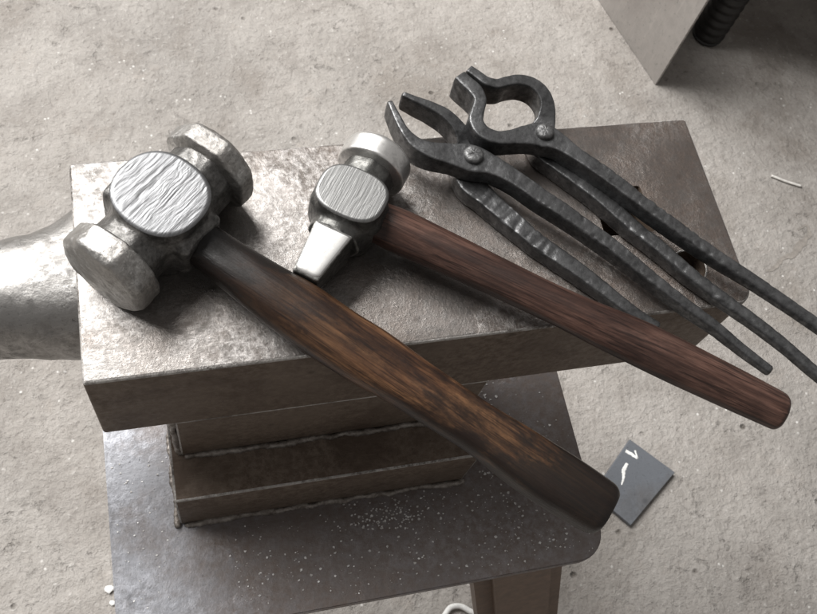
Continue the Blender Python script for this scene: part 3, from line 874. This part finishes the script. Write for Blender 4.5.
def tube(name, pts, r, m=12, step=.002):
    S = catmull([(*p,) for p in pts], step)
    V = []; n = len(S)
    T = np.gradient(S, axis=0); T /= np.linalg.norm(T, axis=1)[:, None]
    for i in range(n):
        u = np.cross(T[i], [0, 0, 1]); u /= np.linalg.norm(u); v = np.cross(u, T[i])
        for j in range(m):
            a = 2 * math.pi * j / m; V.append(S[i] + (u * math.cos(a) + v * math.sin(a)) * r)
    F = [(i * m + j, i * m + (j + 1) % m, (i + 1) * m + (j + 1) % m, (i + 1) * m + j) for i in range(n - 1) for j in range(m)]
    F += [tuple(range(m))[::-1], tuple(range((n - 1) * m, n * m))]
    return mesh_np(name, np.array(V), F)
o = obj('welding_rod_stub', tube('welding_rod_stub', [(0.9222, 0.4552, 0.0028), (0.9407, 0.4436, 0.0028), (0.9637, 0.4325, 0.0028)], .0019), M_wire)
o['label'] = 'short pale welding rod stub lying on the concrete floor to the right of the anvil'; o['category'] = 'rod'
o = obj('white_cable', tube('white_cable', [(0.2542, -0.1477, 0.0035), (0.2747, -0.0991, 0.0035), (0.2928, -0.0753, 0.0035), (0.3013, -0.0686, 0.0035), (0.3118, -0.0693, 0.0035), (0.3231, -0.0774, 0.0035), (0.3420, -0.0930, 0.0035), (0.3834, -0.1192, 0.0035)], .0033), M_chalk)
o['label'] = 'loop of white cable on the floor under the front edge of the base plate'; o['category'] = 'cable'
def pebble(name, p, s, seed, label, cat, mat):
    bm = bmesh.new(); bmesh.ops.create_icosphere(bm, subdivisions=2, radius=s)
    for v in bm.verts:
        q = np.array([[v.co.x, v.co.y, v.co.z]]); v.co *= 1 + .5 * vnoise(q, .9 / s, seed)[0]; v.co.z *= .45
    zmin = min(v.co.z for v in bm.verts)
    for v in bm.verts: v.co.z -= zmin
    o = obj(name, bm, mat, None, (p[0], p[1], .0)); o['label'] = label; o['category'] = cat
pebble('chip', (-0.0661, 0.0163, -0.0000), .0042, 2, 'larger of two white chips on the floor left of the base plate', 'chip', M_chalk)
pebble('chip', (-0.0639, 0.0021, -0.0000), .0030, 5, 'smaller of two white chips on the floor left of the base plate', 'chip', M_chalk)

# bench of sheet metal at the upper right: an upright side sheet, a ribbed black post and an unseen body added to shade the floor
bench = thing('machine_stand', 'bare sheet metal machine stand with a ribbed black post behind its side', 'machine stand', (.79, .6365, 0))
def sheet():
    a = Vector((0.7900, 0.6365, -0.0000)); b = Vector((0.7460, 0.8107, -0.0000))
    a.z = b.z = 0.0005
    d = (b - a).normalized(); L2 = .42
    up = Vector((0, 0, .19))
    n = d.cross(up).normalized()
    if n.x < 0: n = -n
    bm = bmesh.new()
    q = [a, a + d * L2, a + d * L2 + up, a + up]
    th = n * .004
    v1 = [bm.verts.new(p - bench.location) for p in q]; v2 = [bm.verts.new(p + th - bench.location) for p in q]
    bm.faces.new(v1); bm.faces.new(v2[::-1])
    for i in range(4): bm.faces.new((v1[i], v1[(i + 1) % 4], v2[(i + 1) % 4], v2[i]))
    bmesh.ops.recalc_face_normals(bm, faces=bm.faces[:])
    bmesh.ops.bevel(bm, geom=bm.edges[:], offset=.0006, segments=1, affect='EDGES')
    so = obj('side_sheet', bm, M_sheet, bench); so.data.materials.append(M_edge)
    for p in so.data.polygons: p.material_index = 1 if p.area < .004 else 0
    # unseen machine body, added to shade the floor, with its underside 0.19 m above the floor
    e = Vector((.921, -.390, 0)); back = Vector((.390, .921, 0))
    p0 = Vector((.655, .790, 0))
    tq = [p0, p0 + e * 1.1, p0 + e * 1.1 + back * .6, p0 + back * .6]
    bm = bmesh.new()
    lo = [bm.verts.new((p.x - bench.location.x, p.y - bench.location.y, .1915)) for p in tq]; hi = [bm.verts.new((p.x - bench.location.x, p.y - bench.location.y, .62)) for p in tq]
    bm.faces.new(lo); bm.faces.new(hi[::-1])
    for i in range(4): bm.faces.new((lo[i], lo[(i + 1) % 4], hi[(i + 1) % 4], hi[i]))
    bmesh.ops.recalc_face_normals(bm, faces=bm.faces[:])
    bmesh.ops.bevel(bm, geom=bm.edges[:], offset=.006, segments=3, affect='EDGES')
    obj('unseen_shade_body', bm, M_sheet, bench)
sheet()
def ribbed():
    p = (0.9108, 0.7268, -0.0000); bm = bmesh.new(); n = 32
    lean = (-.0, .0)
    prof = [(.0, 0), (.016, .0005), (.024, .002), (.0255, .006)]
    z = .008
    while z < .172:
        prof += [(.0235, z), (.0262, z + .005), (.0262, z + .009), (.0235, z + .013)]; z += .016
    rings = [[bm.verts.new((p[0] - bench.location.x + max(q, .0001) * math.cos(2 * math.pi * i / n) + lean[0] * z, p[1] - bench.location.y + max(q, .0001) * math.sin(2 * math.pi * i / n) + lean[1] * z, z)) for i in range(n)] for q, z in prof]
    for a, b in zip(rings, rings[1:]):
        for i in range(n): bm.faces.new((a[i], a[(i + 1) % n], b[(i + 1) % n], b[i]))
    bm.faces.new(rings[-1]); bm.faces.new(rings[0][::-1])
    o = obj('ribbed_post', bm, M_rubber, bench); shade_smooth(o, 50)
ribbed()

def crack(name, pts, w, seed):
    S = catmull(pts, .003); n = len(S)
    T = np.gradient(S, axis=0); T /= np.linalg.norm(T, axis=1)[:, None]
    bm = bmesh.new(); rows = []
    for i, (x, y) in enumerate(S):
        q = np.array([[x, y, seed]]); u = i / (n - 1)
        a = w * (.25 + .75 * math.sin(math.pi * min(1, max(.02, u)))) * (1 + .6 * vnoise(q, 160, seed)[0])
        o = vnoise(q, 120, seed + 3)[0] * w * .5 + vnoise(q, 45, seed + 5)[0] * w * .7
        c = (x - T[i, 1] * o, y + T[i, 0] * o)
        rows.append([bm.verts.new((c[0] - T[i, 1] * k * a, c[1] + T[i, 0] * k * a, z)) for k, z in ((1, .0006), (0, .0004), (-1, .0006))])
    for r0, r1 in zip(rows, rows[1:]):
        for j in range(2): bm.faces.new((r0[j], r1[j], r1[j + 1], r0[j + 1]))
    bmesh.ops.recalc_face_normals(bm, faces=bm.faces[:])
    o = obj(name, bm, M_crack); o['kind'] = 'structure'
M_crack = mat_plain('crack_dirt', (.25, .228, .205), .9, 0, 200, .5)
crack('floor_crack', [(0.8533, 0.3000, -0.0000)[:2], (0.8710, 0.3076, -0.0000)[:2], (0.8873, 0.3156, -0.0000)[:2], (0.8986, 0.3193, -0.0000)[:2], (0.9159, 0.3289, -0.0000)[:2], (0.9333, 0.3387, -0.0000)[:2], (0.9458, 0.3526, -0.0000)[:2], (0.9464, 0.3661, -0.0000)[:2], (0.9298, 0.3628, -0.0000)[:2]], .0042, 3)
